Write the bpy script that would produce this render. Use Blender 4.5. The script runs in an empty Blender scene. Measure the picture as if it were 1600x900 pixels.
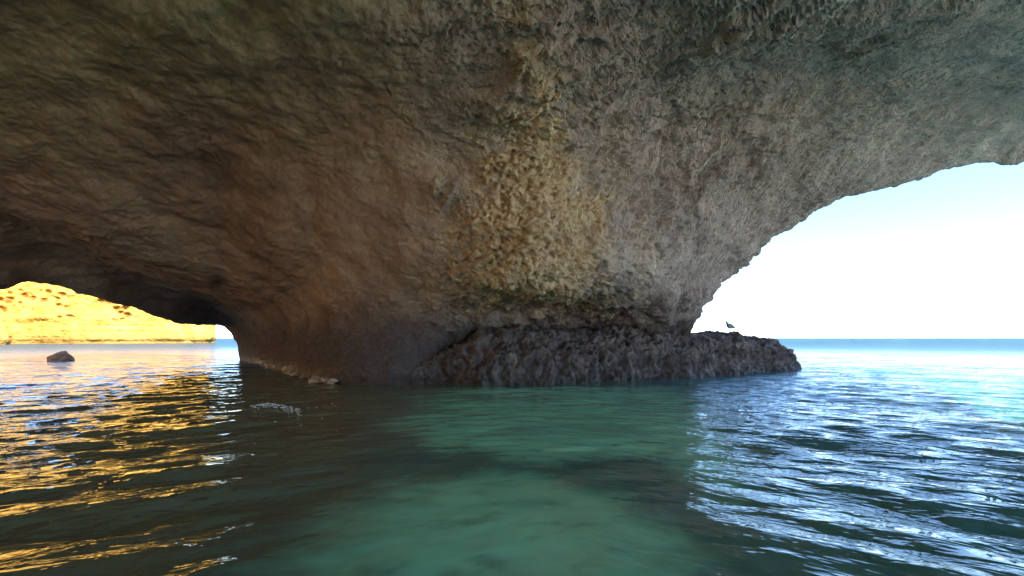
import bpy, math, random
import numpy as np
from mathutils import Vector, Matrix

scene = bpy.context.scene
R = math.radians

# ---------------------------------------------------------------- camera
F, H, HOR = 800.0, 1.8, 528.0          # focal length in photo pixels, eye height (m), horizon row
cam = bpy.data.cameras.new('camera')
cam.sensor_width = 36.0
cam.lens = 36.0 * F / 1600.0
cam.shift_y = (HOR - 450.0) / 1600.0
cam.clip_start, cam.clip_end = 0.05, 20000.0
cam_ob = bpy.data.objects.new('camera', cam)
scene.collection.objects.link(cam_ob)
cam_ob.location = (0, 0, H)
cam_ob.rotation_euler = (R(90), 0, 0)
scene.camera = cam_ob

# ---------------------------------------------------------------- sky, sun, exposure
SUN_AZ, SUN_EL = 128.0, 34.0            # azimuth clockwise from +Y (the view direction)
world = bpy.data.worlds.new('World')
scene.world = world
world.use_nodes = True
wn, wl = world.node_tree.nodes, world.node_tree.links
sky = wn.new('ShaderNodeTexSky')
sky.sky_type = 'NISHITA'
sky.sun_disc = False
sky.sun_elevation = R(SUN_EL)
sky.sun_rotation = R(SUN_AZ)
sky.air_density = 0.8
sky.dust_density = 0.1
sky.ozone_density = 5.0
wl.new(sky.outputs[0], wn['Background'].inputs[0])
wn['Background'].inputs[1].default_value = 0.10
sun = bpy.data.lights.new('sun', 'SUN')
sun.energy = 3.4
sun.angle = R(0.5)
sun.color = (1.0, 0.88, 0.70)
sun_ob = bpy.data.objects.new('sun', sun)
scene.collection.objects.link(sun_ob)
S = Vector((math.sin(R(SUN_AZ)) * math.cos(R(SUN_EL)), math.cos(R(SUN_AZ)) * math.cos(R(SUN_EL)), math.sin(R(SUN_EL))))
sun_ob.rotation_euler = S.to_track_quat('Z', 'Y').to_euler()
sun_ob.location = (60, -50, 60)
vs = scene.view_settings
vs.view_transform = 'Standard'
vs.look = 'None'
vs.gamma = 1.0
vs.use_curve_mapping = False
vs.exposure = 2.58
scene.render.engine = 'CYCLES'
cy = scene.cycles
cy.max_bounces, cy.diffuse_bounces, cy.glossy_bounces = 12, 6, 5
cy.transmission_bounces, cy.transparent_max_bounces = 8, 8
cy.sample_clamp_indirect = 6.0
cy.sample_clamp_direct = 0.0
cy.use_denoising = True

# ---------------------------------------------------------------- noise (numpy)
rs = np.random.RandomState(7)
PERM = np.concatenate([rs.permutation(256)] * 3).astype(np.int32)
GRAD = rs.normal(size=(256, 3)); GRAD = (GRAD / np.linalg.norm(GRAD, axis=1)[:, None]).astype(np.float32)
RND3 = rs.rand(256, 3).astype(np.float32)

def perlin(p):
    p = np.asarray(p, np.float32)
    i = np.floor(p).astype(np.int32)
    f = p - i
    i &= 255
    u = f * f * f * (f * (f * 6 - 15) + 10)
    def g(dx, dy, dz):
        h = PERM[PERM[PERM[(i[:, 0] + dx) & 255] + ((i[:, 1] + dy) & 255)] + ((i[:, 2] + dz) & 255)]
        v = GRAD[h]
        return v[:, 0] * (f[:, 0] - dx) + v[:, 1] * (f[:, 1] - dy) + v[:, 2] * (f[:, 2] - dz)
    ux, uy, uz = u[:, 0], u[:, 1], u[:, 2]
    x00 = g(0, 0, 0) * (1 - ux) + g(1, 0, 0) * ux
    x10 = g(0, 1, 0) * (1 - ux) + g(1, 1, 0) * ux
    x01 = g(0, 0, 1) * (1 - ux) + g(1, 0, 1) * ux
    x11 = g(0, 1, 1) * (1 - ux) + g(1, 1, 1) * ux
    return ((x00 * (1 - uy) + x10 * uy) * (1 - uz) + (x01 * (1 - uy) + x11 * uy) * uz) * 1.6

def fbm(p, octv=4, gain=0.5, ridged=False):
    out, a, tot = 0, 1.0, 0.0
    for k in range(octv):
        n = perlin(p * (2.03 ** k) + 17.3 * k)
        if ridged:
            n = 1 - 2 * np.abs(n)
        out = out + a * n
        tot += a
        a *= gain
    return out / tot

def worley(p):
    p = np.asarray(p, np.float32)
    i = np.floor(p).astype(np.int32)
    f = p - i
    d1 = np.full(len(p), 9.0, np.float32); d2 = d1.copy()
    for dx in (-1, 0, 1):
        for dy in (-1, 0, 1):
            for dz in (-1, 0, 1):
                h = PERM[PERM[PERM[(i[:, 0] + dx) & 255] + ((i[:, 1] + dy) & 255)] + ((i[:, 2] + dz) & 255)]
                q = RND3[h] + np.array((dx, dy, dz), np.float32) - f
                d = np.sqrt((q * q).sum(1))
                d2 = np.minimum(d2, np.maximum(d, d1))
                d1 = np.minimum(d1, d)
    return d1, d2

def worley_at(p, mask):
    out = np.full(len(p), 0.5, np.float32)
    out[mask] = worley(p[mask])[0]
    return out

def sstep(a, b, x):
    t = np.clip((x - a) / (b - a), 0, 1)
    return t * t * (3 - 2 * t)

def pchip(x, y, xq):
    """monotone cubic through keys; y is (n, m)"""
    x = np.asarray(x, float); y = np.asarray(y, float); xq = np.asarray(xq, float)
    h = np.diff(x)[:, None]
    d = np.diff(y, axis=0) / h
    m = np.zeros_like(y)
    a, b = d[:-1], d[1:]
    w1, w2 = 2 * h[1:] + h[:-1], h[1:] + 2 * h[:-1]
    ok = a * b > 0
    with np.errstate(divide='ignore', invalid='ignore'):
        hm = (w1 + w2) / (w1 / a + w2 / b)
    m[1:-1] = np.where(ok, hm, 0)
    m[0], m[-1] = d[0], d[-1]
    k = np.clip(np.searchsorted(x, xq, side='right') - 1, 0, len(x) - 2)
    t = ((xq - x[k]) / (x[k + 1] - x[k]))[:, None]
    hk = (x[k + 1] - x[k])[:, None]
    return ((2 * t**3 - 3 * t**2 + 1) * y[k] + (t**3 - 2 * t**2 + t) * hk * m[k]
            + (-2 * t**3 + 3 * t**2) * y[k + 1] + (t**3 - t**2) * hk * m[k + 1])

# ---------------------------------------------------------------- mesh helpers
def link(name, me, mat, parent=None):
    o = bpy.data.objects.new(name, me)
    scene.collection.objects.link(o)
    if mat:
        me.materials.append(mat)
    if parent:
        o.parent = parent
        o.matrix_parent_inverse = Matrix.Translation(parent.location).inverted()
    return o

def tag(o, label=None, cat=None, group=None, kind=None):
    for k, v in (('label', label), ('category', cat), ('group', group), ('kind', kind)):
        if v:
            o[k] = v
    return o

def thing(name, loc, label, cat, group=None):
    o = bpy.data.objects.new(name, None)
    scene.collection.objects.link(o)
    o.location = loc
    o.empty_display_size = 0.5
    return tag(o, label, cat, group)

def mesh_np(name, verts, quads, normals=None, attr=None, smooth=True):
    me = bpy.data.meshes.new(name)
    nv, nq = len(verts), len(quads)
    k = quads.shape[1]
    me.vertices.add(nv)
    me.vertices.foreach_set('co', np.ascontiguousarray(verts, np.float32).ravel())
    me.loops.add(nq * k)
    me.loops.foreach_set('vertex_index', np.ascontiguousarray(quads, np.int32).ravel())
    me.polygons.add(nq)
    me.polygons.foreach_set('loop_start', np.arange(0, nq * k, k, dtype=np.int32))
    me.update(calc_edges=True)
    me.polygons.foreach_set('use_smooth', np.full(nq, smooth, bool))
    if attr is not None:
        a = me.color_attributes.new('zone', 'FLOAT_COLOR', 'POINT')
        a.data.foreach_set('color', np.ascontiguousarray(attr, np.float32).ravel())
    if normals is not None:
        me.normals_split_custom_set_from_vertices([tuple(n) for n in normals.tolist()])
    me.update()
    return me

def grid_quads(nr, nc, wrap=False):
    """vertex index = r * nc + c"""
    r = np.arange(nr - 1)[:, None]
    cols = nc if wrap else nc - 1
    c = np.arange(cols)[None, :]
    c1 = (c + 1) % nc
    q = np.stack(np.broadcast_arrays(r * nc + c, r * nc + c1, (r + 1) * nc + c1, (r + 1) * nc + c), -1)
    return q.reshape(-1, 4)

def grid_normals(P, wrap=False):
    """P (nr, nc, 3)"""
    du = np.gradient(P, axis=0)
    if wrap:
        dv = (np.roll(P, -1, 1) - np.roll(P, 1, 1)) * 0.5
    else:
        dv = np.gradient(P, axis=1)
    n = np.cross(dv, du)
    return n / np.maximum(np.linalg.norm(n, axis=2), 1e-9)[..., None]

def sub_mesh(name, V, Q, N, A, mask):
    q = Q[mask]
    used, inv = np.unique(q.ravel(), return_inverse=True)
    return mesh_np(name, V[used], inv.reshape(q.shape), N[used] if N is not None else None, A[used] if A is not None else None)

# ---------------------------------------------------------------- materials
def mat_new(name):
    m = bpy.data.materials.new(name)
    m.use_nodes = True
    nt = m.node_tree
    nt.nodes.clear()
    out = nt.nodes.new('ShaderNodeOutputMaterial')
    return m, nt, out

class NB:
    def __init__(s, nt): s.nt = nt
    def n(s, t, **kw):
        o = s.nt.nodes.new(t)
        for k, v in kw.items(): setattr(o, k, v)
        return o
    def l(s, a, b): s.nt.links.new(a, b)
    def noise(s, vec, scale, detail=4, rough=0.55, dist=0.0):
        o = s.n('ShaderNodeTexNoise')
        o.inputs['Scale'].default_value = scale
        o.inputs['Detail'].default_value = detail
        o.inputs['Roughness'].default_value = rough
        o.inputs['Distortion'].default_value = dist
        s.l(vec, o.inputs['Vector'])
        return o.outputs['Fac']
    def ramp(s, fac, stops):
        o = s.n('ShaderNodeValToRGB')
        e = o.color_ramp.elements
        while len(e) < len(stops): e.new(0.5)
        for el, (p, c) in zip(e, stops):
            el.position = p
            el.color = c if len(c) == 4 else (*c, 1)
        s.l(fac, o.inputs[0])
        return o.outputs[0]
    def mix(s, fac, a, b, mode='MIX'):
        o = s.n('ShaderNodeMix', data_type='RGBA', blend_type=mode)
        for sock, v in ((o.inputs[0], fac), (o.inputs[6], a), (o.inputs[7], b)):
            if hasattr(v, 'is_linked') or hasattr(v, 'links'): s.l(v, sock)
            else: sock.default_value = v if not isinstance(v, tuple) else ((*v, 1) if len(v) == 3 else v)
        return o.outputs[2]
    def math(s, op, a, b=0.0, clamp=False):
        o = s.n('ShaderNodeMath', operation=op, use_clamp=clamp)
        for sock, v in ((o.inputs[0], a), (o.inputs[1], b)):
            if hasattr(v, 'links'): s.l(v, sock)
            else: sock.default_value = v
        return o.outputs[0]
    def maprange(s, v, a, b, c=0.0, d=1.0, smooth=True):
        o = s.n('ShaderNodeMapRange', interpolation_type='SMOOTHSTEP' if smooth else 'LINEAR')
        s.l(v, o.inputs[0])
        for i, x in zip((1, 2, 3, 4), (a, b, c, d)): o.inputs[i].default_value = x
        return o.outputs[0]
    def mapping(s, vec, scale=(1, 1, 1), rot=(0, 0, 0)):
        o = s.n('ShaderNodeMapping')
        o.inputs['Scale'].default_value = scale
        o.inputs['Rotation'].default_value = rot
        s.l(vec, o.inputs['Vector'])
        return o.outputs[0]
    def bump(s, h, strength, dist, normal=None):
        o = s.n('ShaderNodeBump')
        o.inputs['Strength'].default_value = strength
        o.inputs['Distance'].default_value = dist
        s.l(h, o.inputs['Height'])
        if normal: s.l(normal, o.inputs['Normal'])
        return o.outputs[0]
    def principled(s, col, rough, normal=None, spec=0.3):
        o = s.n('ShaderNodeBsdfPrincipled')
        for key, v in (('Base Color', col), ('Roughness', rough), ('Specular IOR Level', spec)):
            if hasattr(v, 'links'): s.l(v, o.inputs[key])
            else: o.inputs[key].default_value = (*v, 1) if isinstance(v, tuple) else v
        if normal: s.l(normal, o.inputs['Normal'])
        return o

def mat_cave_rock():
    m, nt, out = mat_new('cave_limestone')
    b = NB(nt)
    geo = b.n('ShaderNodeNewGeometry')
    pos = geo.outputs['Position']
    zone = b.n('ShaderNodeVertexColor', layer_name='zone')
    sp = b.n('ShaderNodeSeparateColor'); b.l(zone.outputs['Color'], sp.inputs[0])
    crust, green, coarse = sp.outputs[0], sp.outputs[1], sp.outputs[2]
    sz = b.n('ShaderNodeSeparateXYZ'); b.l(pos, sz.inputs[0])
    z = sz.outputs[2]
    big = b.noise(pos, 0.22, 5, 0.6, 0.6)
    mid = b.noise(pos, 1.1, 6, 0.65, 0.4)
    fine = b.noise(pos, 7.5, 7, 0.78)
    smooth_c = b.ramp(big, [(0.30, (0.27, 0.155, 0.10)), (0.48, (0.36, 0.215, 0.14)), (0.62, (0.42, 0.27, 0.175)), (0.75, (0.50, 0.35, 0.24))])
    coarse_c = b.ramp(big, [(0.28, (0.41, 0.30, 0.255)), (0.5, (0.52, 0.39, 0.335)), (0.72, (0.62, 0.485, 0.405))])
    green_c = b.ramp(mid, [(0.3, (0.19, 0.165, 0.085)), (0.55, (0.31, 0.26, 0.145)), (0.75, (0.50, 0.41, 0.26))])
    crust_c = b.ramp(mid, [(0.3, (0.60, 0.365, 0.20)), (0.5, (0.80, 0.52, 0.29)), (0.7, (0.88, 0.65, 0.41))])
    streak = b.noise(b.mapping(pos, (1.0, 1.0, 0.22)), 0.9, 5, 0.65, 0.8)
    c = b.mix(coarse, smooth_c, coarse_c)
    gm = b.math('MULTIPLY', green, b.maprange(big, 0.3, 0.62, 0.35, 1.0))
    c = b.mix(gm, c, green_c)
    cm = b.math('MULTIPLY', crust, 0.95, True)
    c = b.mix(0.6, c, b.ramp(streak, [(0.32, (0.62, 0.58, 0.52)), (0.5, (1, 1, 1)), (0.66, (1.22, 1.2, 1.12))]), 'MULTIPLY')
    # tone variation from the grain of the stone
    c = b.mix(0.55, c, b.ramp(mid, [(0.25, (0.55, 0.53, 0.50)), (0.5, (0.95, 0.95, 0.95)), (0.75, (1.25, 1.2, 1.1))]), 'MULTIPLY')
    c = b.mix(0.5, c, b.ramp(fine, [(0.3, (0.6, 0.6, 0.6)), (0.5, (1, 1, 1)), (0.7, (1.3, 1.28, 1.22))]), 'MULTIPLY')
    crust_v = b.mix(0.7, crust_c, b.ramp(fine, [(0.3, (0.55, 0.52, 0.48)), (0.5, (1, 1, 1)), (0.7, (1.15, 1.15, 1.12))]), 'MULTIPLY')
    c = b.mix(cm, c, crust_v)
    # rock darkens towards the water, with an uneven upper limit
    zt = b.math('ADD', z, b.math('MULTIPLY', b.math('SUBTRACT', mid, 0.5), 2.2))
    wet = b.maprange(zt, 1.5, 4.2, 1.0, 0.0)
    dark_low_c = b.ramp(fine, [(0.35, (0.045, 0.031, 0.028)), (0.55, (0.088, 0.062, 0.054)), (0.72, (0.175, 0.13, 0.105))])
    c = b.mix(b.math('MULTIPLY', wet, 0.94), c, dark_low_c)
    foot = b.maprange(z, 0.05, 0.55, 0.55, 0.0)
    c = b.mix(foot, c, (0.045, 0.03, 0.022))
    vor = b.n('ShaderNodeTexVoronoi'); vor.inputs['Scale'].default_value = 5.5
    wv = b.n('ShaderNodeVectorMath', operation='ADD')
    wn_ = b.n('ShaderNodeTexNoise'); wn_.inputs['Scale'].default_value = 3.0; b.l(pos, wn_.inputs['Vector'])
    b.l(pos, wv.inputs[0]); b.l(wn_.outputs['Color'], wv.inputs[1]); b.l(wv.outputs[0], vor.inputs['Vector'])
    pits = b.math('ADD', b.math('MULTIPLY', b.maprange(vor.outputs['Distance'], 0.1, 0.5), 0.55), b.noise(pos, 12.0, 6, 0.75))
    bm = b.bump(mid, 0.35, 0.25)
    fs = b.math('ADD', b.math('MULTIPLY', coarse, 0.7), 0.28)
    bn = b.n('ShaderNodeBump'); bn.inputs['Distance'].default_value = 0.10
    b.l(fs, bn.inputs['Strength']); b.l(pits, bn.inputs['Height']); b.l(bm, bn.inputs['Normal'])
    rough = b.maprange(z, 0.1, 0.9, 0.45, 0.88)
    p = b.principled(c, rough, bn.outputs[0], 0.25)
    b.l(p.outputs[0], out.inputs[0])
    return m

def mat_ledge():
    m, nt, out = mat_new('dark_tide_rock')
    b = NB(nt)
    pos = b.n('ShaderNodeNewGeometry').outputs['Position']
    mid = b.noise(pos, 1.6, 6, 0.65, 0.3)
    fine = b.noise(pos, 8.0, 6, 0.7)
    sz = b.n('ShaderNodeSeparateXYZ'); b.l(pos, sz.inputs[0])
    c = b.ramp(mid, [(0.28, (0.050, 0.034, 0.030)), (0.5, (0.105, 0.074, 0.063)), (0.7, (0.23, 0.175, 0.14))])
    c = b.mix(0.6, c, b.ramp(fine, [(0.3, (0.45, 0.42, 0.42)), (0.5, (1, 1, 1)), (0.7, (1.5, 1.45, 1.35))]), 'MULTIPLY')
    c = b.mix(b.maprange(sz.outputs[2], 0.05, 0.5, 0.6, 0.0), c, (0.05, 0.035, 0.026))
    bm = b.bump(mid, 0.4, 0.2)
    bm = b.bump(fine, 0.6, 0.07, bm)
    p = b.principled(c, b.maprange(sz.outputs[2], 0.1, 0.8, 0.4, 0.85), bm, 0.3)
    b.l(p.outputs[0], out.inputs[0])
    return m

def mat_far_cliff():
    m, nt, out = mat_new('golden_limestone')
    b = NB(nt)
    pos = b.n('ShaderNodeNewGeometry').outputs['Position']
    zone = b.n('ShaderNodeVertexColor', layer_name='zone')
    sp = b.n('ShaderNodeSeparateColor'); b.l(zone.outputs['Color'], sp.inputs[0])
    sz = b.n('ShaderNodeSeparateXYZ'); b.l(pos, sz.inputs[0])
    z = sz.outputs[2]
    mid = b.noise(pos, 0.18, 6, 0.65, 0.5)
    fine = b.noise(pos, 1.1, 5, 0.7)
    strata = b.noise(b.mapping(pos, (0.03, 0.03, 1.1)), 0.9, 4, 0.6)
    c = b.ramp(mid, [(0.3, (0.42, 0.235, 0.042)), (0.5, (0.52, 0.315, 0.065)), (0.7, (0.58, 0.38, 0.10))])
    c = b.mix(0.5, c, b.ramp(strata, [(0.35, (0.7, 0.62, 0.5)), (0.5, (1, 1, 1)), (0.65, (1.15, 1.15, 1.2))]), 'MULTIPLY')
    c = b.mix(sp.outputs[0], c, b.ramp(fine, [(0.3, (0.17, 0.07, 0.015)), (0.7, (0.29, 0.13, 0.03))]))
    zt = b.math('ADD', z, b.math('MULTIPLY', b.math('SUBTRACT', mid, 0.5), 2.0))
    c = b.mix(b.maprange(zt, 1.2, 2.4, 0.8, 0.0), c, (0.19, 0.105, 0.025))
    c = b.mix(b.maprange(zt, 3.0, 6.0, 0.35, 0.0), c, (0.30, 0.19, 0.06))
    bm = b.bump(fine, 0.5, 0.6)
    p = b.principled(c, 0.9, bm, 0.2)
    b.l(p.outputs[0], out.inputs[0])
    return m

def mat_boulder():
    m, nt, out = mat_new('wet_brown_rock')
    b = NB(nt)
    pos = b.n('ShaderNodeNewGeometry').outputs['Position']
    mid = b.noise(pos, 2.2, 6, 0.65)
    c = b.ramp(mid, [(0.3, (0.22, 0.10, 0.045)), (0.55, (0.38, 0.19, 0.085)), (0.75, (0.50, 0.28, 0.13))])
    p = b.principled(c, 0.6, b.bump(mid, 0.6, 0.15), 0.3)
    b.l(p.outputs[0], out.inputs[0])
    return m

def mat_lit_knob():
    m, nt, out = mat_new('lit_rim_rock')  # pale orange stands for golden light caught at the waterline
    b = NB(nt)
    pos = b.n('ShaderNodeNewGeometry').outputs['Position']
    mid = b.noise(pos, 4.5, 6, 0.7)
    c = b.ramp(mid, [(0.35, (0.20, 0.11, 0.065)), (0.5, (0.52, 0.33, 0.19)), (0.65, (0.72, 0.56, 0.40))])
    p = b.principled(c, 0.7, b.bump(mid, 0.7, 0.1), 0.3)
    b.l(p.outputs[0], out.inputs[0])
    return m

def mat_seabed():
    m, nt, out = mat_new('sand_and_weed')
    b = NB(nt)
    pos = b.n('ShaderNodeNewGeometry').outputs['Position']
    zone = b.n('ShaderNodeVertexColor', layer_name='zone')
    sp = b.n('ShaderNodeSeparateColor'); b.l(zone.outputs['Color'], sp.inputs[0])
    mid = b.noise(pos, 0.9, 6, 0.65, 0.3)
    fine = b.noise(pos, 4.0, 5, 0.65)
    sand = b.ramp(mid, [(0.3, (0.46, 0.46, 0.33)), (0.5, (0.60, 0.59, 0.43)), (0.7, (0.68, 0.66, 0.50))])
    weed = b.ramp(fine, [(0.3, (0.045, 0.05, 0.032)), (0.6, (0.10, 0.10, 0.06)), (0.75, (0.17, 0.16, 0.10))])
    k = b.math('ADD', sp.outputs[0], b.math('MULTIPLY', b.math('SUBTRACT', mid, 0.5), 0.7))
    c = b.mix(b.maprange(k, 0.32, 0.68), weed, sand)
    c = b.mix(sp.outputs[1], c, (0.62, 0.50, 0.33))
    p = b.principled(c, 0.95, b.bump(fine, 0.4, 0.08), 0.1)
    b.l(p.outputs[0], out.inputs[0])
    return m

def mat_water():
    m, nt, out = mat_new('sea_water')
    b = NB(nt)
    pos = b.n('ShaderNodeNewGeometry').outputs['Position']
    sz = b.n('ShaderNodeSeparateXYZ'); b.l(pos, sz.inputs[0])
    x, y = sz.outputs[0], sz.outputs[1]
    dist = b.n('ShaderNodeVectorMath', operation='LENGTH'); b.l(pos, dist.inputs[0])
    dist = dist.outputs['Value']
    # fine wind ripples, longer along the crests, finer than the mesh waves
    def crest(deg, along, across):
        o = b.n('ShaderNodeMapping', vector_type='TEXTURE')
        o.inputs['Rotation'].default_value = (0, 0, R(deg))
        o.inputs['Scale'].default_value = (along, across, 1)
        b.l(pos, o.inputs['Vector'])
        return o.outputs[0]
    side = b.maprange(x, -1.5, 1.5)
    def both(scale, det, rough_, along, across):
        l_ = b.noise(crest(34, along, across), scale, det, rough_, 0.35)
        r_ = b.noise(crest(-34, along, across), scale, det, rough_, 0.35)
        o = b.n('ShaderNodeMix', data_type='FLOAT')
        b.l(side, o.inputs[0]); b.l(l_, o.inputs[2]); b.l(r_, o.inputs[3])
        return o.outputs[0]
    n1 = both(4.0, 3, 0.55, 1.8, 0.85)
    n2 = both(1.8, 3, 0.55, 1.8, 0.85)
    n3 = b.noise(b.mapping(pos, (0.5, 1.0, 1.0), (0, 0, R(8))), 0.28, 4, 0.6, 0.2)
    far_k = b.maprange(dist, 14, 60)
    open_k = b.math('MAXIMUM', b.maprange(x, 0.5, 5.0), b.maprange(x, -1.0, -4.5))
    def bmp(h, st, d, nrm=None):
        o = b.n('ShaderNodeBump'); o.inputs['Distance'].default_value = d
        b.l(st, o.inputs['Strength']); b.l(h, o.inputs['Height'])
        if nrm: b.l(nrm, o.inputs['Normal'])
        return o.outputs[0]
    bm = bmp(n3, b.math('ADD', b.math('MULTIPLY', far_k, 0.7), 0.25), 0.9)
    bm = bmp(n2, b.math('ADD', b.math('MULTIPLY', b.math('MAXIMUM', far_k, open_k), 0.45), 0.12), 0.22, bm)
    bm = bmp(n1, b.math('ADD', b.math('MULTIPLY', open_k, 0.50), 0.04), 0.08, bm)
    rough = b.maprange(dist, 24, 140, 0.015, 0.40)
    # water colour: green with painted glow, olive painted as the ceiling's reflection, deeper blue outside
    wob = b.math('MULTIPLY', b.math('SUBTRACT', b.noise(pos, 0.35, 3), 0.5), 3.0)
    xw = b.math('ADD', x, wob)
    left_k = b.maprange(xw, -0.9, -3.6)
    right_k = b.maprange(b.math('MAXIMUM', b.math('SUBTRACT', xw, 1.5), b.math('SUBTRACT', y, 24.0)), 0.0, 7.0)
    left_k = b.math('MULTIPLY', left_k, b.maprange(y, 34, 22))
    zone = b.n('ShaderNodeVertexColor', layer_name='zone')
    zs = b.n('ShaderNodeSeparateColor'); b.l(zone.outputs['Color'], zs.inputs[0])
    sc_c = b.mix(zs.outputs[0], (0.085, 0.24, 0.175), (0.34, 0.97, 0.57))  # bright green stands for light glowing up through the water
    sc_c = b.mix(left_k, sc_c, (0.19, 0.19, 0.10))  # olive brown stands for the rock ceiling mirrored in the water
    sc_c = b.mix(right_k, sc_c, (0.06, 0.22, 0.26))
    sc_c = b.mix(b.maprange(dist, 22, 42), sc_c, (0.028, 0.10, 0.155))
    gl = b.n('ShaderNodeBsdfPrincipled')
    gl.inputs['Base Color'].default_value = (0.56, 0.92, 0.82, 1)
    gl.inputs['IOR'].default_value = 1.36
    gl.inputs['Transmission Weight'].default_value = 1.0
    # scatter from the murky water, with glow from below put into its colour
    df = b.n('ShaderNodeBsdfPrincipled')
    b.l(sc_c, df.inputs['Base Color'])
    df.inputs['IOR'].default_value = 1.40
    for q in (gl, df):
        b.l(bm, q.inputs['Normal']); b.l(rough, q.inputs['Roughness'])
    ior = b.maprange(dist, 40, 220, 1.38, 1.12)
    b.l(ior, gl.inputs['IOR']); b.l(ior, df.inputs['IOR'])
    mx = b.n('ShaderNodeMixShader')
    mx.inputs[0].default_value = 0.74
    b.l(gl.outputs[0], mx.inputs[1]); b.l(df.outputs[0], mx.inputs[2])
    b.l(mx.outputs[0], out.inputs[0])
    return m

def mat_plain(name, col, rough=0.6, var=0.15, scale=30):
    m, nt, out = mat_new(name)
    b = NB(nt)
    pos = b.n('ShaderNodeTexCoord').outputs['Object']
    n = b.noise(pos, scale, 3)
    lo = tuple(c * (1 - var) for c in col); hi = tuple(min(1, c * (1 + var)) for c in col)
    p = b.principled(b.ramp(n, [(0.35, lo), (0.65, hi)]), rough)
    b.l(p.outputs[0], out.inputs[0])
    return m

# ================================================================ SETTING: sea and seabed
def axis(near, step, far, grow):
    v = [0.0]
    while v[-1] < far:
        v.append(v[-1] + (step if v[-1] < near else max(step, (v[-1] - near) * grow + step)))
    return np.array(v)

def seab(px, py, depth=2.6):
    Yw = H * F / (py - HOR)
    s = (px - 800) / F
    hd = Yw * math.hypot(1, s)
    a = math.atan2(hd, H)
    t = math.asin(math.sin(a) / 1.333)
    r = hd + depth * math.tan(t)
    k = r / math.hypot(1, s)
    return (s * k, k)

def poly_sd(px, py, pts):
    """signed distance to a polygon, positive inside"""
    d = np.full(px.shape, 1e9); inside = np.zeros(px.shape, bool)
    n = len(pts)
    for i in range(n):
        ax, ay = pts[i]; bx, by = pts[(i + 1) % n]
        ex, ey = bx - ax, by - ay
        wx, wy = px - ax, py - ay
        t = np.clip((wx * ex + wy * ey) / (ex * ex + ey * ey + 1e-12), 0, 1)
        d = np.minimum(d, np.hypot(wx - t * ex, wy - t * ey))
        c = ((ay <= py) & (by > py)) | ((by <= py) & (ay > py))
        with np.errstate(divide='ignore', invalid='ignore'):
            xi = ax + (py - ay) / (by - ay) * ex
        inside ^= c & (px < xi)
    return np.where(inside, d, -d)

def surf(px, py):
    Yw = H * F / (py - HOR)
    return ((px - 800) / F * Yw, Yw)

SAND_ROWS = [((520, 960), (545, 850), (575, 800), (660, 752), (790, 738), (880, 760), (985, 800), (1045, 850), (1070, 960)),
             ((560, 640), (640, 606), (1090, 604), (1130, 690), (1140, 770), (1080, 748), (1060, 700), (960, 712), (880, 724), (700, 706), (600, 680))]

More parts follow.
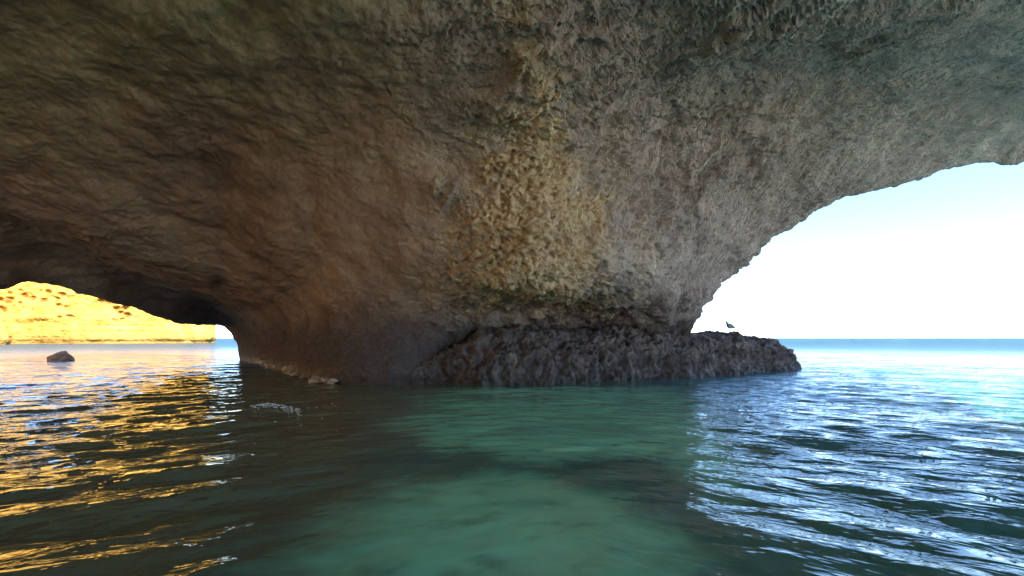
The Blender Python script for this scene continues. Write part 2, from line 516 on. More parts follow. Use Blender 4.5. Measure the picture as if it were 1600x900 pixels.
def build_sea():
    xp = axis(13.0, 0.085, 7000.0, 0.045)
    xs = np.concatenate([-xp[:0:-1], xp])
    y = [0.0]
    while y[-1] < 7000:
        d = 0.055 if y[-1] < 8 else 0.0068 * y[-1]
        if y[-1] > 45: d = (y[-1] - 45) * 0.05 + 0.31
        y.append(y[-1] + d)
    yb = axis(4.0, 0.25, 300.0, 0.25)
    ys = np.concatenate([-yb[:0:-1], np.array(y)])
    X, Y = np.meshgrid(xs.astype(np.float32), ys.astype(np.float32))
    dx = np.gradient(xs)[None, :]; dy = np.gradient(ys)[:, None]
    sp = np.maximum(dx * 0.6, dy)
    rg = np.random.RandomState(11)
    Zl = np.zeros_like(X); Zr = np.zeros_like(X)
    wl_ = sstep(1, -1, X / (1.5 + 0.28 * np.clip(Y, 0, 30)))                       # which opening the swell comes through
    for Zt, az0 in ((Zl, -36.0), (Zr, 38.0)):
        for k in range(40):
            lam = 0.26 * (6.0 / 0.26) ** (k / 39.0)
            az = R(az0 + rg.normal() * (14 if lam > 1 else 24))
            kx, ky = math.sin(az) * 2 * math.pi / lam, math.cos(az) * 2 * math.pi / lam
            slope = 0.068 * math.exp(-((math.log(lam / 0.85)) / 0.75) ** 2) + 0.010 if lam < 2 else 0.024 * (2 / lam) ** 1.1
            amp = slope * lam / (2 * math.pi)
            fade = 1 - sstep(lam / 5.0, lam / 2.6, sp)
            env = 0.75 + 0.5 * np.sin(X * rg.uniform(-1, 1) * 1.1 / lam ** .5 + Y * rg.uniform(-1, 1) * 1.1 / lam ** .5 + rg.uniform(0, 6.28))
            ph = kx * X + ky * Y + rg.uniform(0, 6.28)
            ph = ph + 0.35 * np.sin(ph * 0.31 + X * 0.4)
            s = np.sin(ph)
            Zt += amp * fade * env * (s + 0.22 * np.cos(2 * ph))
    Z = 0.66 * Zl * wl_ + 0.64 * Zr * (1 - wl_)
    calm = 1.2 - 0.9 * np.exp(-((X - 0.1) / (0.9 + 0.34 * np.clip(Y, 0, 19))) ** 4) * sstep(30, 20, Y)
    Z = Z * calm
    P = np.stack([X, Y, Z], -1)
    # bright glow over the sand, painted into the surface colour, darker over weed
    pw_ = np.stack([X.ravel(), Y.ravel(), 0 * X.ravel()], -1)
    nearq = (np.hypot(X, Y) < 60).ravel()
    w1 = np.zeros(X.size); w2 = np.zeros(X.size)
    w1[nearq] = fbm(pw_[nearq] * 0.75, 5, 0.6) * 1.1; w2[nearq] = fbm(pw_[nearq] * 0.75 + 40, 5, 0.6) * 1.1
    sd = np.full(X.size, -9.0)
    for pl in SAND_ROWS:
        sd = np.maximum(sd, poly_sd(X.ravel() + w1, Y.ravel() + w2, [surf(*q) for q in pl]))
    sand_glow = sstep(-0.55, 0.45, sd) * np.clip(0.85 + 0.5 * w2, 0.4, 1.0)
    tuft = np.zeros(X.size); tuft[nearq] = sstep(0.12, 0.42, fbm(pw_[nearq] * 1.9 + 12, 4, 0.6))
    sand_glow = sand_glow * (1 - 0.5 * tuft)
    A = np.stack([sand_glow, sand_glow, sand_glow, 1 + 0 * sand_glow], -1)
    me = mesh_np('sea', P.reshape(-1, 3), grid_quads(*X.shape), None, A)
    o = link('sea', me, mat_water())
    return tag(o, 'green to blue rippled sea water flooding the cave', None, None, 'structure')

def build_seabed():
    xp = axis(22.0, 0.16, 7000.0, 0.2)
    xs = np.concatenate([-xp[:0:-1], xp])
    yp = axis(26.0, 0.16, 7000.0, 0.2)
    yb = axis(6.0, 0.4, 300.0, 0.3)
    ys = np.concatenate([-yb[:0:-1], yp])
    X, Y = np.meshgrid(xs, ys)
    p = np.stack([X.ravel(), Y.ravel(), 0 * X.ravel()], -1)
    warp = (fbm(p * 0.55, 4) * 0.9).reshape(X.shape)
    warp2 = (fbm(p * 0.55 + 40, 4) * 0.9).reshape(X.shape)
    s = np.full(X.shape, -9.0)
    for pl in SAND_ROWS:
        s = np.maximum(s, poly_sd(X + warp, Y + warp2, [seab(*q) for q in pl]))
    out = sstep(9, 15, X) * sstep(2, 6, Y)
    s = np.maximum(s, out * 2 - 1.2)
    sand = sstep(-0.9, 0.7, s)
    deep = sstep(30, 120, np.hypot(X, Y))
    rel = fbm(p * 0.8, 5, 0.55).reshape(X.shape)
    Z = -2.6 + (1 - sand) * (0.28 + 0.35 * rel) + sand * 0.05 * rel - deep * 9
    fill_beach = sstep(-11, -19, Y) * sstep(90, 60, np.abs(X + 20))  # unseen bank added behind the camera to bounce sunlight into the cave
    Z = Z + fill_beach * (4.2 + 0.02 * np.clip(-Y - 19, 0, 300))
    sand = np.maximum(sand, sstep(-6, -12, Y))
    A = np.stack([sand, fill_beach, 0 * sand, 0 * sand + 1], -1).reshape(-1, 4)
    me = mesh_np('seabed', np.stack([X, Y, Z], -1).reshape(-1, 3), grid_quads(*X.shape), None, A)
    return tag(link('seabed', me, mat_seabed()), 'pale sand and dark weed seen through green water', None, None, 'structure')

build_sea()
build_seabed()

# ================================================================ THE CAVE
ROCK = mat_cave_rock()
ZC = 10.8
keys = []
def K(px, C, D, E_, F_, W, G, lip=(0.9, 0.7), top=15.0):
    """profile of the cave in one bearing; each point (row, depth) or ('z', height, depth)"""
    s = (px - 800) / F
    k = math.hypot(1, s)
    def pt(q):
        if q[0] == 'z': return (q[2] * k, q[1])
        return (q[1] * k, H + (HOR - q[0]) / F * q[1])
    pts = [(0.0, ZC), (5.5, ZC - 0.25)] + [pt(q) for q in (C, D, E_, F_, W, G)]
    g = pts[-1]
    pts += [(g[0] + lip[0], g[1] + lip[1]), (g[0] + 4, max(top, g[1] + 4)), (0.0, top + 4)]
    keys.append((math.atan(s), pts))
def KA(az, pts8, top=15.0):
    pts = [(0.0, ZC), (5.5, ZC - 0.25)] + list(pts8)
    g = pts[-1]
    pts += [(g[0] + 0.9, g[1] + 0.7), (g[0] + 4, max(top, g[1] + 4)), (0.0, top + 4)]
    keys.append((R(az), pts))

# left opening: a near rib (E), a second vault behind it (F, W) and the outer lip (G)
KA(-108, [(10, 10.2), (14, 9.8), (18, 8.6), (20, 7.4), (21.5, 6.4), (23, 5.2)])
KA(-92, [(10, 10.8), (15, 11.4), (21, 12.2), (24, 12.6), (28, 13.0), (31, 13.0)])  # these bearings, out of view, are opened high to admit golden light
KA(-76, [(11, 10.8), (17, 11.4), (25, 12.4), (29, 13.2), (35, 13.6), (39, 13.4)])
KA(-62, [(12, 10.2), (17, 9.9), (23, 9.8), (27, 10.8), (34, 10.8), (39, 10.2)])
KA(-56, [(12, 9.6), (17, 8.6), (22, 7.8), (26, 9.0), (33, 8.0), (38, 7.0)])
K(-160, (0, 10.6), (170, 13.5), ('z', 6.4, 15.6), ('z', 6.9, 18), ('z', 6.2, 21.5), (430, 24.2))
K(0,    (0, 10.7), (180, 13.6), (325, 17), ('z', 6.45, 19.5), ('z', 5.6, 22.5), (450, 25))
K(45,   (0, 10.8), (185, 13.8), (340, 17.5), ('z', 6.3, 20), ('z', 5.7, 23), (436, 25.5))
K(150,  (0, 10.9), (200, 14.4), (383, 19), ('z', 5.6, 22), ('z', 4.9, 25.3), (461, 28))
K(215,  (0, 11.0), (210, 14.9), (405, 20.3), ('z', 5.0, 23.5), ('z', 4.6, 28), (476, 31.5))
K(280,  (0, 11.0), (218, 15.4), (430, 21.7), ('z', 4.5, 25.3), ('z', 3.95, 31.5), (497, 36))
K(330,  (0, 11.0), (222, 15.8), (448, 22.6), ('z', 4.1, 27.6), ('z', 3.8, 35.5), (501, 40.5))
K(345,  (0, 11.0), (224, 15.9), (452, 23.1), (470, 29.5), (487, 37.0), (501, 41.5))
K(362,  (0, 11.0), (225, 15.9), (455, 22.9), (478, 29.8), (498, 37.8), (517, 41.5), (1.5, 1))
K(378,  (0, 11.0), (226, 15.9), (456, 22.7), (486, 29.8), (520, 38.5), (548, 41.5), (3, 2))
K(390,  (0, 11.0), (226, 15.9), (456, 22.5), (494, 29.4), ('z', 0.5, 38), ('z', -3, 40), (5, 3))
K(405,  (0, 11.0), (226, 15.8), (453, 22.2), (502, 28.0), ('z', 0.3, 34.6), ('z', -3, 36), (6, 3))
K(440,  (0, 11.0), (224, 15.7), (444, 21.3), (510, 25.0), ('z', 0.3, 27.9), ('z', -3, 28.5), (8, 3))
K(480,  (0, 11.0), (222, 15.6), (430, 20.3), (512, 22.0), ('z', 0.3, 22.9), ('z', -3, 23.5), (10, 3))
K(520,  (0, 11.0), (220, 15.5), (415, 19.3), (512, 20.4), ('z', 0.3, 20.3), ('z', -3, 21), (10, 3))
K(610,  (0, 11.2), (220, 15.7), (405, 18.6), (512, 19.9), ('z', 0.3, 19.6), ('z', -3, 20.2), (10, 3))
K(700,  (0, 11.5), (220, 16.0), (418, 18.2), (498, 20.8), ('z', 0.3, 21.4), ('z', -3, 22), (9, 3))
K(820,  (0, 11.6), (220, 15.9), (432, 17.6), (494, 22.8), ('z', 0.3, 24.0), ('z', -3, 24.5), (8, 3))
K(950,  (0, 12.0), (215, 17.3), (430, 19.1), (494, 23.8), ('z', 0.3, 25.0), ('z', -3, 25.5), (6, 3))
K(1035, (0, 12.4), (200, 18.2), (410, 20.7), (490, 23.0), ('z', 0.3, 24.4), ('z', -3, 25), (3, 3))
K(1062, (0, 12.5), (195, 18.3), (395, 21.0), (475, 22.9), (512, 23.8), ('z', 0.2, 24.5), (1.5, 2))
K(1077, (0, 12.5), (192, 18.3), (385, 21.1), (465, 22.8), (495, 23.6), (514, 24.2), (1, 1))
K(1110, (0, 12.6), (180, 18.2), (350, 21.0), (430, 22.8), (455, 23.6), (466, 24.2))
K(1150, (0, 12.6), (170, 18.0), (310, 21.0), (380, 22.8), (405, 23.6), (418, 24.2))
K(1200, (0, 12.7), (158, 17.9), (275, 20.9), (338, 22.7), (364, 23.5), (378, 24.2))
K(1240, (0, 12.7), (145, 17.8), (240, 20.8), (298, 22.6), (325, 23.4), (338, 24.2))
K(1300, (0, 12.8), (130, 17.7), (222, 20.7), (275, 22.5), (299, 23.4), (312, 24.2))
K(1400, (0, 12.9), (118, 17.5), (198, 20.6), (250, 22.5), (274, 23.4), (288, 24.2))
K(1500, (0, 13.0), (107, 17.4), (182, 20.5), (228, 22.6), (248, 23.5), (258, 24.2))
K(1600, (0, 13.2), (100, 17.3), (170, 20.5), (214, 22.8), (233, 23.6), (248, 24.2))
K(1760, (0, 13.2), (95, 17.2), (160, 20.4), (200, 22.8), (220, 23.6), (236, 24.2))
KA(62, [(15, 11.2), (22, 12.2), (29, 12.8), (33, 12.9), (35, 12.8), (37, 12.6)])  # from here the opening is extended out of view to rake in light
KA(74, [(14, 11.0), (20, 12.0), (25, 12.6), (28, 12.7), (29.5, 12.6), (31, 12.4)])
KA(92, [(12, 10.9), (16, 11.6), (20, 12.0), (22, 12.0), (23, 11.9), (24, 11.7)])
KA(115, [(12, 10.8), (15, 11.2), (18, 11.4), (20, 11.3), (21, 11.1), (22, 10.8)])
KA(138, [(11, 10.6), (14, 10.6), (17, 10.3), (19, 9.9), (20, 9.6), (21, 9.0)])
KA(154, [(10, 10.2), (13, 9.4), (16, 8.2), (17, 7.4), (17.6, 6.4), (18, 5.2)])
KA(164, [(10, 9.8), (12, 8.6), (14, 6.0), (14.6, 3), (15, 0.5), (15.4, -2)])
KA(182, [(10, 9.6), (12, 8.2), (14, 5.5), (15, 2.5), (15.4, 0.3), (15.8, -3)])
KA(212, [(10, 9.6), (12, 8.2), (14, 5.5), (15, 2.5), (15.4, 0.3), (15.8, -3)])
KA(228, [(9, 10.2), (11, 9.6), (13, 8.4), (13.8, 7.4), (14.2, 6.6), (14.6, 5.6)])  # unseen opening behind, added to fill the cave with light
KA(243, [(8, 10.6), (10, 10.6), (12, 10.2), (13, 9.6), (13.5, 9.2), (14, 8.6)])

def build_cave():
    ks = sorted(keys, key=lambda q: q[0] % (2 * math.pi))
    az = np.array([q[0] % (2 * math.pi) for q in ks]); pv = np.array([q[1] for q in ks])      # (n, 11, 2)
    n = len(az)
    az = np.concatenate([az[-3:] - 2 * math.pi, az, az[:3] + 2 * math.pi])
    pv = np.concatenate([pv[-3:], pv, pv[:3]]).reshape(n + 6, -1)
    front = np.arctan((np.linspace(-170, 1780, 900) - 800) / F)
    back = np.linspace(front[-1], front[0] + 2 * math.pi, 170)[1:-1]
    cols = np.concatenate([front, back])
    ctrl = pchip(az, pv, cols % (2 * math.pi)).reshape(len(cols), 11, 2)
    segs = (5, 60, 100, 120, 95, 70, 46, 20, 22, 8)
    t = np.concatenate([k + np.arange(m) / m for k, m in enumerate(segs)] + [[10.0]])
    nr, nc = len(t), len(cols)
    kw = np.exp(-0.5 * (np.arange(-9, 10) / 3.5) ** 2); kw /= kw.sum()
    sm = sum(w_ * np.roll(ctrl, k_ - 9, 0) for k_, w_ in enumerate(kw))
    inf = np.zeros((nc, 1, 1)); inf[12:888] = 1
    ctrl = np.where(inf > 0, sm, ctrl)
    pc = ctrl.transpose(1, 0, 2)                            # (11, nc, 2)
    hch = np.maximum(np.linalg.norm(np.diff(pc, axis=0), axis=2), 0.3)[..., None]
    dch = np.diff(pc, axis=0) / hch
    tan = np.zeros_like(pc)
    tan[1:-1] = (hch[1:] * dch[:-1] + hch[:-1] * dch[1:]) / (hch[1:] + hch[:-1])
    tan[0], tan[-1] = dch[0], dch[-1]
    kk = np.minimum(t.astype(int), 9); ft = (t - kk)[:, None, None]
    hk = hch[kk]
    prof = ((2 * ft**3 - 3 * ft**2 + 1) * pc[kk] + (ft**3 - 2 * ft**2 + ft) * hk * tan[kk]
            + (-2 * ft**3 + 3 * ft**2) * pc[kk + 1] + (ft**3 - ft**2) * hk * tan[kk + 1])
    P = np.stack([prof[..., 0] * np.sin(cols)[None], prof[..., 0] * np.cos(cols)[None], prof[..., 1]], -1)
    N = grid_normals(P, True)
    # orient to the inside of the cave (towards its middle)
    cdir = np.array((0, 6, 3.0)) - P
    flip = np.sign((N * cdir).sum(2)[200, 450])
    N = N * flip
    p = P.reshape(-1, 3)
    with np.errstate(divide='ignore', invalid='ignore'):
        px = np.where(p[:, 1] > 0.5, 800 + F * p[:, 0] / np.maximum(p[:, 1], .5), np.where(p[:, 0] > 0, 3000, -1500))
        py = np.where(p[:, 1] > 0.5, HOR - F * (p[:, 2] - H) / np.maximum(p[:, 1], .5), -400)
    T = np.repeat(t, nc)
    w3 = np.stack([fbm(p * 0.4 + s, 3) for s in (3.1, 51.7, 97.3)], -1)
    pw = p + 0.6 * w3
    # ---- zones
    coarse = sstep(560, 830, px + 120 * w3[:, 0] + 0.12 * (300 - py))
    inner = 1 - sstep(7.0, 7.6, T)
    patch_pts = [(838, 185), (868, 240), (905, 300), (920, 380), (915, 440), (870, 462), (815, 450), (757, 428), (748, 370), (765, 325), (790, 290), (808, 240)]
    front_ok = (p[:, 1] > 0.5) & (T < 7)
    sd = poly_sd(px + 58 * fbm(p * 1.3, 5, 0.6), py + 58 * fbm(p * 1.3 + 30, 5, 0.6), patch_pts)
    cn = fbm(pw * 2.2 + 14, 5, 0.65)
    crust = np.clip(sstep(-40, 34, sd + 14 + 70 * cn) + 0.9 * sstep(-150, -10, sd) * sstep(0.12, 0.42, cn + 0.25 * w3[:, 2]) , 0, 1) * front_ok
    vein = np.exp(-((px - 822 + 40 * w3[:, 0]) / 46) ** 2) * sstep(260, 150, py) * front_ok * sstep(-0.35, 0.35, fbm(p * 1.2 + 21, 4)) * 0.9
    halo = sstep(-170, 10, sd) * front_ok * 0.55 * sstep(-0.25, 0.45, fbm(p * 0.9 + 11, 4))
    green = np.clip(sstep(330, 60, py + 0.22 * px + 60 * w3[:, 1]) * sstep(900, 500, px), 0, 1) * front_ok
    # ---- relief (metres, towards the cave's inside)
    big = fbm(p * 0.17 + 5, 4) * 0.65
    med = fbm(pw * 0.62, 4) * 0.20
    a = np.array((0.80, -0.55, 0.20)); a /= np.linalg.norm(a)
    al = (pw @ a)[:, None] * a
    q = al * 0.20 + (pw - al)                              # stretched along the ridges
    r1 = fbm(q * 0.95, 4, 0.55, True)
    r2 = fbm(q * 2.6 + 9, 4, 0.55, True)
    r3 = fbm((al * 0.4 + (pw - al)) * 5.2 + 2, 3, 0.6, True)
    fine = fbm(p * 3.2, 3, 0.6)
    d1, d2 = worley(p * 2.6)
    d1b, _ = worley(p * 5.5 + 3)
    mod = 0.35 + 0.9 * sstep(-0.35, 0.45, fbm(p * 0.28 + 44, 3))
    mod2 = 0.3 + 1.0 * sstep(-0.3, 0.4, fbm(p * 0.5 + 64, 3))
    farr = 1 - 0.55 * sstep(1150, 1500, px)
    striae = (0.44 * mod * (r1 - 0.2) + 0.20 * mod2 * r2 + 0.09 * fine - 0.05 * (1 - d1) + 0.12 * mod * r3 - 0.07 * sstep(0.45, 0.1, d1b)) * farr
    crack = -0.055 * sstep(0.80, 0.97, fbm(pw * 0.5 + 31 + 0.4 * w3, 4, 0.5, True)) * sstep(-0.1, 0.3, fbm(p * 0.22 + 81, 2))
    smoothr = 0.055 * fine + 0.08 * r2 * sstep(0.0, 0.5, fbm(p * 0.35 + 70, 3)) + 0.10 * fbm(pw * 1.1, 5, 0.55)
    pit = -0.10 * sstep(0.55, 0.15, d1b) - 0.07 * sstep(0.5, 0.15, worley_at(p * 9.0 + 8, crust > 0.01)) + 0.10 * fine + 0.10 * fbm(pw * 1.8, 4, 0.6)
    rough_low = sstep(4.6, 2.6, p[:, 2]) * sstep(600, 720, px + 60 * w3[:, 1]) * front_ok
    crag = 0.34 * (0.55 - worley_at(pw * 1.15, rough_low > 0.01)) + 0.14 * (0.5 - d1) + 0.10 * r2
    lipk = 1 - 0.45 * sstep(5.6, 6.6, T) * (1 - sstep(6.9, 7.4, T))
    d = crack + big * lipk + med * (0.6 + 0.4 * coarse) + coarse * striae * (1 - crust) + (1 - coarse) * smoothr + crust * (0.07 + 1.1 * pit + 0.8 * striae) + vein * 0.12 + rough_low * crag
    d = np.where(T > 8.2, d * 2.0, d)
    edge = sstep(0.0, 0.3, T) * (1 - sstep(9.5, 10, T))
    P2 = P + (N * (d * edge).reshape(nr, nc)[..., None])
    N2 = grid_normals(P2, True) * flip
    V = P2.reshape(-1, 3); NV = N2.reshape(-1, 3)
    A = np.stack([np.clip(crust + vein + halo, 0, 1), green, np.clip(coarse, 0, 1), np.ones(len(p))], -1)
    Q = grid_quads(nr, nc, True)
    if flip < 0 or True:
        # face winding follows the inward normals
        v = V[Q]; fn = np.cross(v[:, 1] - v[:, 0], v[:, 2] - v[:, 0])
        if (fn * NV[Q[:, 0]]).sum() < 0: Q = Q[:, ::-1]
    root = thing('sea_cave', (0, 20, 0), 'huge brown limestone sea cave vault with two arched openings onto the sea', 'cave')
    rowq = np.repeat(np.arange(nr - 1), nc); tq = t[rowq]
    colq = np.tile(np.arange(nc), nr - 1)
    pxc = np.concatenate([np.linspace(-170, 1780, 900), np.full(168, 9999)])[colq]
    front_left = (pxc < 372) | (pxc > 9000)
    bulge = 0.35 * np.sin(colq * 0.045) + 0.2 * np.sin(colq * 0.11 + 1)
    outer = tq >= 7.0
    vault = ~outer & (tq >= 4.0) & (pxc < 372)
    pillar = ~outer & ~vault & (tq >= 3.6 + bulge) & (pxc >= 372) & (pxc < 1068)
    ceil = ~outer & ~vault & ~pillar
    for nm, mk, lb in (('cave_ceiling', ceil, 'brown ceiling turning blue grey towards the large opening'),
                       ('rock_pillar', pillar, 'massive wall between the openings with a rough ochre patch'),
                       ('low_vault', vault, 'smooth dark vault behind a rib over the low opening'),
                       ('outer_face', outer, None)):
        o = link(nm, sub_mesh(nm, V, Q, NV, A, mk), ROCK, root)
        if lb: o['label'] = lb
    return root, V

cave, CAVE_V = build_cave()

# ---------------------------------------------------------------- the low rock ledge at the pillar's foot
def build_ledge():
    pts = [(590, 20.6, 0.35, 0.7), (645, 20.1, 0.7, 0.9), (690, 19.9, 1.2, 1.2), (720, 19.7, 1.7, 1.5), (755, 19.6, 2.1, 1.8), (800, 19.7, 2.1, 2.0), (850, 20.0, 2.2, 2.0), (900, 20.5, 2.05, 2.0), (950, 21.2, 2.15, 2.0),
           (1010, 22.0, 2.2, 2.0), (1075, 23.0, 2.15, 1.9), (1110, 23.9, 1.95, 1.9), (1140, 24.7, 1.90, 1.9), (1165, 25.5, 2.0, 1.8), (1195, 26.6, 1.85, 1.8), (1222, 27.8, 1.8, 1.7),
           (1238, 28.6, 1.62, 1.5), (1247, 29.2, 1.3, 1.15), (1252, 29.7, 0.75, 0.6), (1253, 29.9, 0.2, 0.2)]
    base = np.array([((q[0] - 800) / F * q[1], q[1], q[2], q[3]) for q in pts])
    L = np.concatenate([[0], np.cumsum(np.hypot(*np.diff(base[:, :2], axis=0).T))])
    ns, nf = 620, 150
    s = np.linspace(0, L[-1], ns)
    c = pchip(L, base, s)
    tg = np.gradient(c[:, :2], axis=0); tg /= np.linalg.norm(tg, axis=1)[:, None]
    nrm = np.stack([-tg[:, 1], tg[:, 0]], -1)               # away from the camera
    th = np.linspace(0, math.pi, nf)
    cs, sn = np.cos(th), np.sin(th)
    ee = 0.55
    dd = -np.sign(cs) * np.abs(cs) ** ee                    # -1 front .. 1 back
    hh = np.abs(sn) ** ee
    half = c[:, 3]
    off = half[None, :] * (dd[:, None] + 1.0)
    tops = c[:, 2] + 0.22 * fbm(np.stack([s * 0.55, 0 * s, 0 * s], -1), 4, 0.6) * sstep(L[-1], L[-1] - 2, s)
    z = -1.6 + (tops[None, :] + 1.6) * hh[:, None]
    lean = 0.25 * np.clip(z, 0, 2) * np.where(dd < 0, 1, 0)[:, None]
    X = c[:, 0][None, :] + nrm[:, 0][None, :] * (off + lean * 0.4); Y = c[:, 1][None, :] + nrm[:, 1][None, :] * (off + lean * 0.4)
    P = np.stack([X, Y, z], -1)
    N = grid_normals(P)
    if N[nf // 2, ns // 2, 2] < 0: N = -N
    p = P.reshape(-1, 3)
    w = np.stack([fbm(p * 0.8 + k, 3) for k in (1.2, 33, 77)], -1)
    pw = p + 0.75 * w
    d1, d2 = worley(pw * 1.25); e1, e2 = worley(pw * 2.9 + 5)
    g1, _ = worley(p * 6.0)
    lm = sstep(-0.3, 0.35, fbm(p * 0.5 + 60, 3))
    d = 0.34 * (0.5 - d1) + 0.16 * lm * (e1 - 0.45) - 0.15 * (1 - 0.7 * lm) * sstep(0.45, 0.12, g1) - 0.35 * sstep(0.25, 0.6, fbm(p * 0.9 + 15, 3)) + 0.55 * fbm(p * 0.55 + 6, 5, 0.58) + 0.26 * fbm(pw * np.array((1.0, 1.0, 1.6)) * 1.3, 5, 0.62, True) + 0.20 * fbm(p * 3.6, 4, 0.6)
    up = np.abs(N.reshape(-1, 3)[:, 2])
    d = d * np.where(p[:, 2] > 1.2, 1 - 0.4 * up, 1) * np.tile(0.25 + 0.75 * sstep(0, 2.0, s) * sstep(L[-1], L[-1] - 0.8, s), nf)
    P2 = P + N * d.reshape(nf, ns)[..., None]
    N2 = grid_normals(P2)
    Q = grid_quads(nf, ns)
    V = P2.reshape(-1, 3)
    v = V[Q[:2000]]; fn = np.cross(v[:, 1] - v[:, 0], v[:, 2] - v[:, 0])
    if (fn * N.reshape(-1, 3)[Q[:2000, 0]]).sum() < 0: Q = Q[:, ::-1]
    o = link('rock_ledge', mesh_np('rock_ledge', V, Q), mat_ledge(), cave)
    o['label'] = 'low dark craggy ledge running out to sea from the pillar'
    return V
LEDGE_V = build_ledge()

# ---------------------------------------------------------------- blobs of rock
def rock_mesh(name, size, seed, cuts=48, rough=0.22):
    u = np.linspace(0, 2 * math.pi, cuts * 2, endpoint=False); v = np.linspace(0, math.pi, cuts)
    U, Vv = np.meshgrid(u, v)
    D = np.stack([np.sin(Vv) * np.cos(U), np.sin(Vv) * np.sin(U), np.cos(Vv)], -1)
    p = D.reshape(-1, 3)
    r = 1 + rough * fbm(p * 1.3 + seed, 5, 0.55) * 1.6 + rough * 0.5 * (0.5 - worley(p * 2.2 + seed)[0])
    P = p * r[:, None] * np.array(size)
    Q = grid_quads(cuts, cuts * 2, True)
    return mesh_np(name, P, Q[:, ::-1])

BOULDER = mat_boulder()
bo = link('boulder', rock_mesh('boulder', (0.80, 0.65, 0.66), 4.0), BOULDER)
bo.location = ((95 - 800) / F * 40.5, 40.5, 0.02)
bo.rotation_euler = (0, R(-6), R(25))
tag(bo, 'small dark brown boulder poking from the golden water by the low opening', 'boulder')

# knobs coloured pale to stand for warm light along the pillar's foot
KNOB = mat_lit_knob()
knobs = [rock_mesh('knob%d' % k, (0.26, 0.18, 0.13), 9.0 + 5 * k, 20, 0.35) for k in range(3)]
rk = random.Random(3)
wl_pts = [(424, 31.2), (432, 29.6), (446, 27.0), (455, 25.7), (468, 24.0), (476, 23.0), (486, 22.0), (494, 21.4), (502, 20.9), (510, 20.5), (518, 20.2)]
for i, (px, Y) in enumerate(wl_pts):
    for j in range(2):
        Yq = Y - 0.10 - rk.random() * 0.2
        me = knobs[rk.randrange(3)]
        o = bpy.data.objects.new('lit_rim_knob', me)
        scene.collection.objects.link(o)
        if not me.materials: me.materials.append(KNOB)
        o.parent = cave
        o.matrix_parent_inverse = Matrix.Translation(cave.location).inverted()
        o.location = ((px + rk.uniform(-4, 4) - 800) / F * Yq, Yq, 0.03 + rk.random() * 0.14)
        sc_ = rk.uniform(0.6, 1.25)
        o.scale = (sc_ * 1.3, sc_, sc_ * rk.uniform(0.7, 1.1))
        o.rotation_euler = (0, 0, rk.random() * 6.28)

# ================================================================ THE FAR CLIFFS
CLIFF = mat_far_cliff()
def cliff_strip(name, path, top, depth_back, ns, nz, seed, pits, root):
    path = np.array(path, float)
    L = np.concatenate([[0], np.cumsum(np.hypot(*np.diff(path, axis=0).T))])
    s = np.linspace(0, L[-1], ns)
    c = pchip(L, path, s)
    tg = np.gradient(c, axis=0); tg /= np.linalg.norm(tg, axis=1)[:, None]
    nrm = np.stack([tg[:, 1], -tg[:, 0]], -1)
    zz = np.concatenate([[-4.0], np.linspace(-0.6, top, nz)])
    Z = np.repeat(zz[:, None], ns, 1)
    f = np.clip(Z / top, 0, 1)
    off = -2.5 * f - 10 * sstep(0.7, 1.0, f) ** 2 - 0.9 * sstep(1.6, 0.2, Z)
    P = np.stack([c[:, 0][None] + nrm[:, 0][None] * off, c[:, 1][None] + nrm[:, 1][None] * off, Z], -1)
    p = P.reshape(-1, 3)
    st = fbm(p * np.array((0.05, 0.05, 0.85)) + seed, 3)
    up = sstep(6.0, 9.5, p[:, 2] + 2.5 * fbm(p * 0.09 + 8, 3))
    d1, d2 = worley(p * np.array((0.42, 0.42, 0.55)) + seed)
    pit = sstep(0.52, 0.25, d1) * up * sstep(-0.15, 0.2, fbm(p * 0.13 + 3, 3)) * pits
    d = 2.4 * fbm(p * 0.06 + seed, 4) + (0.45 - 0.2 * up) * st + 1.2 * fbm(p * np.array((0.4, 0.4, 0.22)), 5, 0.6) + 0.8 * up * fbm(p * 0.3 + 9, 4, 0.6, True) - 1.1 * pit + 0.5 * up * fbm(p * 0.25 + 4, 3, 0.5, True)
    N = np.stack([np.repeat(nrm[:, 0][None], nz + 1, 0), np.repeat(nrm[:, 1][None], nz + 1, 0), 0 * Z], -1)
    P2 = P + N * d.reshape(nz + 1, ns)[..., None]
    # top plateau
    back = P2[-1:] - N[-1:] * depth_back + np.array((0, 0, 2.0))
    P2 = np.concatenate([P2, back])
    pit = np.concatenate([pit, np.zeros(ns)])
    A = np.stack([pit, 0 * pit, 0 * pit, 0 * pit + 1], -1)
    Nn = grid_normals(P2)
    V = P2.reshape(-1, 3); Q = grid_quads(nz + 2, ns)
    ref = np.concatenate([N, N[-1:]]).reshape(-1, 3)
    v = V[Q]; fn = np.cross(v[:, 1] - v[:, 0], v[:, 2] - v[:, 0])
    if (fn * ref[Q[:, 0]]).sum() < 0: Q = Q[:, ::-1]
    NV = Nn.reshape(-1, 3)
    if (NV * ref).sum() < 0: NV = -NV
    zq = V[Q].mean(1)[:, 2]
    for nm, mk, lb in (('tide_band', zq < 2.0, 'darker ochre band along the waterline'),
                       ('cliff_face', (zq >= 2.0) & (zq < 9.0), 'smooth golden face with level strata'),
                       ('eroded_crown', zq >= 9.0, 'pitted orange upper part')):
        o = link(nm, sub_mesh(nm, V, Q, NV, A, mk), CLIFF, root)
        o['label'] = lb

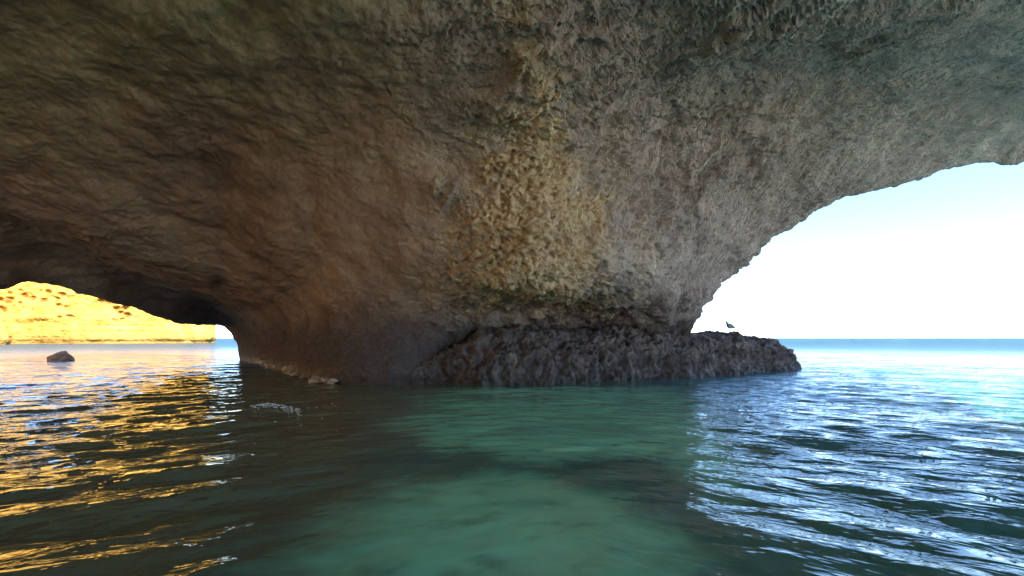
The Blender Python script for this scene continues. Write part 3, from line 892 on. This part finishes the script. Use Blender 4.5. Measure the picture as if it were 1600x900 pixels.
far = thing('far_cliff', (-120, 165, 0), 'sunlit golden limestone cliff across the water behind the low opening', 'cliff')
cliff_strip('far_cliff', [(-84, -70), (-74, -20), (-80, 30), (-112, 82), (-142, 122), (-150, 142), (-128, 160), (-114, 174), (-107.5, 181), (-111, 192), (-122, 205), (-150, 222)], 34, 40, 760, 190, 2.0, 1.0, far)  # the nearer left run is added out of view for warm bounce light
stack = thing('sea_stack', (-142, 138, 0), 'pale rock stack at the far edge beside the golden cliff', 'rock')
cliff_strip('sea_stack', [(-160, 128), (-148, 131), (-138.0, 136.0), (-137.2, 139), (-140, 143), (-150, 145)], 9, 6, 120, 60, 6.0, 0.4, stack)

# ================================================================ SEAGULL on the ledge
def loft(name, rings, seg, mat, parent):
    """rings: (x, y, z, half width, half height, tilt)"""
    V = []
    for (x, y, z, w, h, tilt) in rings:
        for k in range(seg):
            a = 2 * math.pi * k / seg
            yy, zz = w * math.cos(a), h * math.sin(a)
            V.append((x + zz * math.sin(tilt), y + yy, z + zz * math.cos(tilt)))
    n = len(rings)
    faces = [(r * seg + k, r * seg + (k + 1) % seg, (r + 1) * seg + (k + 1) % seg, (r + 1) * seg + k) for r in range(n - 1) for k in range(seg)]
    faces += [tuple(range(seg))[::-1], tuple((n - 1) * seg + k for k in range(seg))]
    me = bpy.data.meshes.new(name)
    me.from_pydata(V, [], faces)
    for f_ in me.polygons: f_.use_smooth = True
    o = bpy.data.objects.new(name, me)
    scene.collection.objects.link(o)
    me.materials.append(mat)
    o.parent = parent
    return o

lpx = 800 + F * LEDGE_V[:, 0] / LEDGE_V[:, 1]
cand = LEDGE_V[(np.abs(lpx - 1138) < 4) & (LEDGE_V[:, 2] > 1.2)]
best = cand[np.argmax((cand[:, 2] - H) / cand[:, 1])]        # the crest of the ledge on that bearing
gx, gy, gz = (float(v) for v in best)
gz -= 0.015
gull = thing('seagull', (gx, gy, gz), 'small grey seagull standing on the dark ledge', 'bird')
gull.rotation_euler = (0, 0, R(12))
gull.scale = (1.3, 1.5, 1.3)
G1 = mat_plain('grey_plumage', (0.30, 0.30, 0.32)); G2 = mat_plain('wing_grey', (0.16, 0.165, 0.18)); G3 = mat_plain('bill_yellow', (0.6, 0.4, 0.07), 0.4)
loft('body', [(0.27, 0, 0.135, 0.012, 0.006, 0), (0.22, 0, 0.15, 0.032, 0.016, 0.2), (0.15, 0, 0.18, 0.055, 0.055, 0.3), (0.07, 0, 0.215, 0.08, 0.095, 0.35), (-0.01, 0, 0.245, 0.09, 0.11, 0.45),
              (-0.07, 0, 0.285, 0.078, 0.09, 0.7), (-0.105, 0, 0.325, 0.048, 0.052, 1.0), (-0.118, 0, 0.365, 0.04, 0.042, 1.0), (-0.13, 0, 0.40, 0.043, 0.043, 0.7), (-0.155, 0, 0.412, 0.038, 0.036, 0.2),
              (-0.182, 0, 0.405, 0.02, 0.02, 0.0), (-0.19, 0, 0.402, 0.008, 0.008, 0)], 16, G1, gull)
loft('beak', [(-0.182, 0, 0.404, 0.012, 0.014, 0), (-0.21, 0, 0.40, 0.009, 0.011, 0), (-0.232, 0, 0.392, 0.004, 0.007, 0), (-0.24, 0, 0.385, 0.001, 0.002, 0)], 8, G3, gull)
for sd in (-1, 1):
    loft('wing', [(-0.06, sd * 0.062, 0.285, 0.006, 0.03, 0.5), (0.0, sd * 0.078, 0.265, 0.012, 0.062, 0.4), (0.09, sd * 0.068, 0.225, 0.011, 0.055, 0.3), (0.18, sd * 0.042, 0.185, 0.008, 0.03, 0.2), (0.30, sd * 0.015, 0.145, 0.003, 0.006, 0)], 12, G2, gull)
    lg = loft('leg', [(0.02, sd * 0.03, 0.0, 0.007, 0.006, 1.57), (0.018, sd * 0.03, 0.07, 0.006, 0.006, 1.57), (0.025, sd * 0.032, 0.15, 0.011, 0.011, 1.57), (0.02, sd * 0.032, 0.19, 0.022, 0.022, 1.57)], 8, G3, gull)
    loft('foot', [(0.03, sd * 0.03, 0.008, 0.008, 0.006, 0), (-0.01, sd * 0.032, 0.008, 0.022, 0.005, 0), (-0.045, sd * 0.034, 0.006, 0.034, 0.003, 0)], 8, G3, lg)

# ================================================================ WHITE FLECKS on the calm water
def build_flecks():
    rg = random.Random(5)
    V, Fc = [], []
    def fleck(x, y, r, z):
        b0 = len(V); n = 7
        st = rg.uniform(1.2, 2.6); a0 = rg.uniform(-0.25, 0.25)
        V.append((x, y, z + 0.012))
        for k in range(n):
            a = 2 * math.pi * k / n
            q = r * rg.uniform(0.6, 1.2)
            u, v = q * st * math.cos(a), q * math.sin(a)
            V.append((x + u * math.cos(a0) - v * math.sin(a0), y + u * math.sin(a0) + v * math.cos(a0), z))
        for k in range(n): Fc.append((b0, b0 + 1 + k, b0 + 1 + (k + 1) % n))
    Y0 = H * F / (639 - HOR)
    for i in range(210):
        t = rg.random()
        px = 392 + 78 * t
        row = 633 + 12 * (abs(t - 0.35) ** 1.3) * 1.4
        py = row + abs(rg.gauss(0, 1)) * (2.2 + 3 * t)
        Yq = H * F / (py - HOR)
        fleck((px - 800) / F * Yq, Yq, rg.uniform(0.006, 0.020), 0.055)
    for px, py in ((495, 640), (503, 658), (518, 634), (481, 641), (430, 663)):
        Yq = H * F / (py - HOR)
        fleck((px - 800) / F * Yq, Yq, 0.018, 0.055)
    me = bpy.data.meshes.new('white_flecks')
    me.from_pydata(V, [], Fc)
    o = link('white_flecks', me, mat_plain('fleck_white', (0.78, 0.76, 0.72), 0.6, 0.1))
    tag(o, 'thin streak of white flecks on the dark water near the pillar', 'white_flecks', None, 'stuff')
build_flecks()
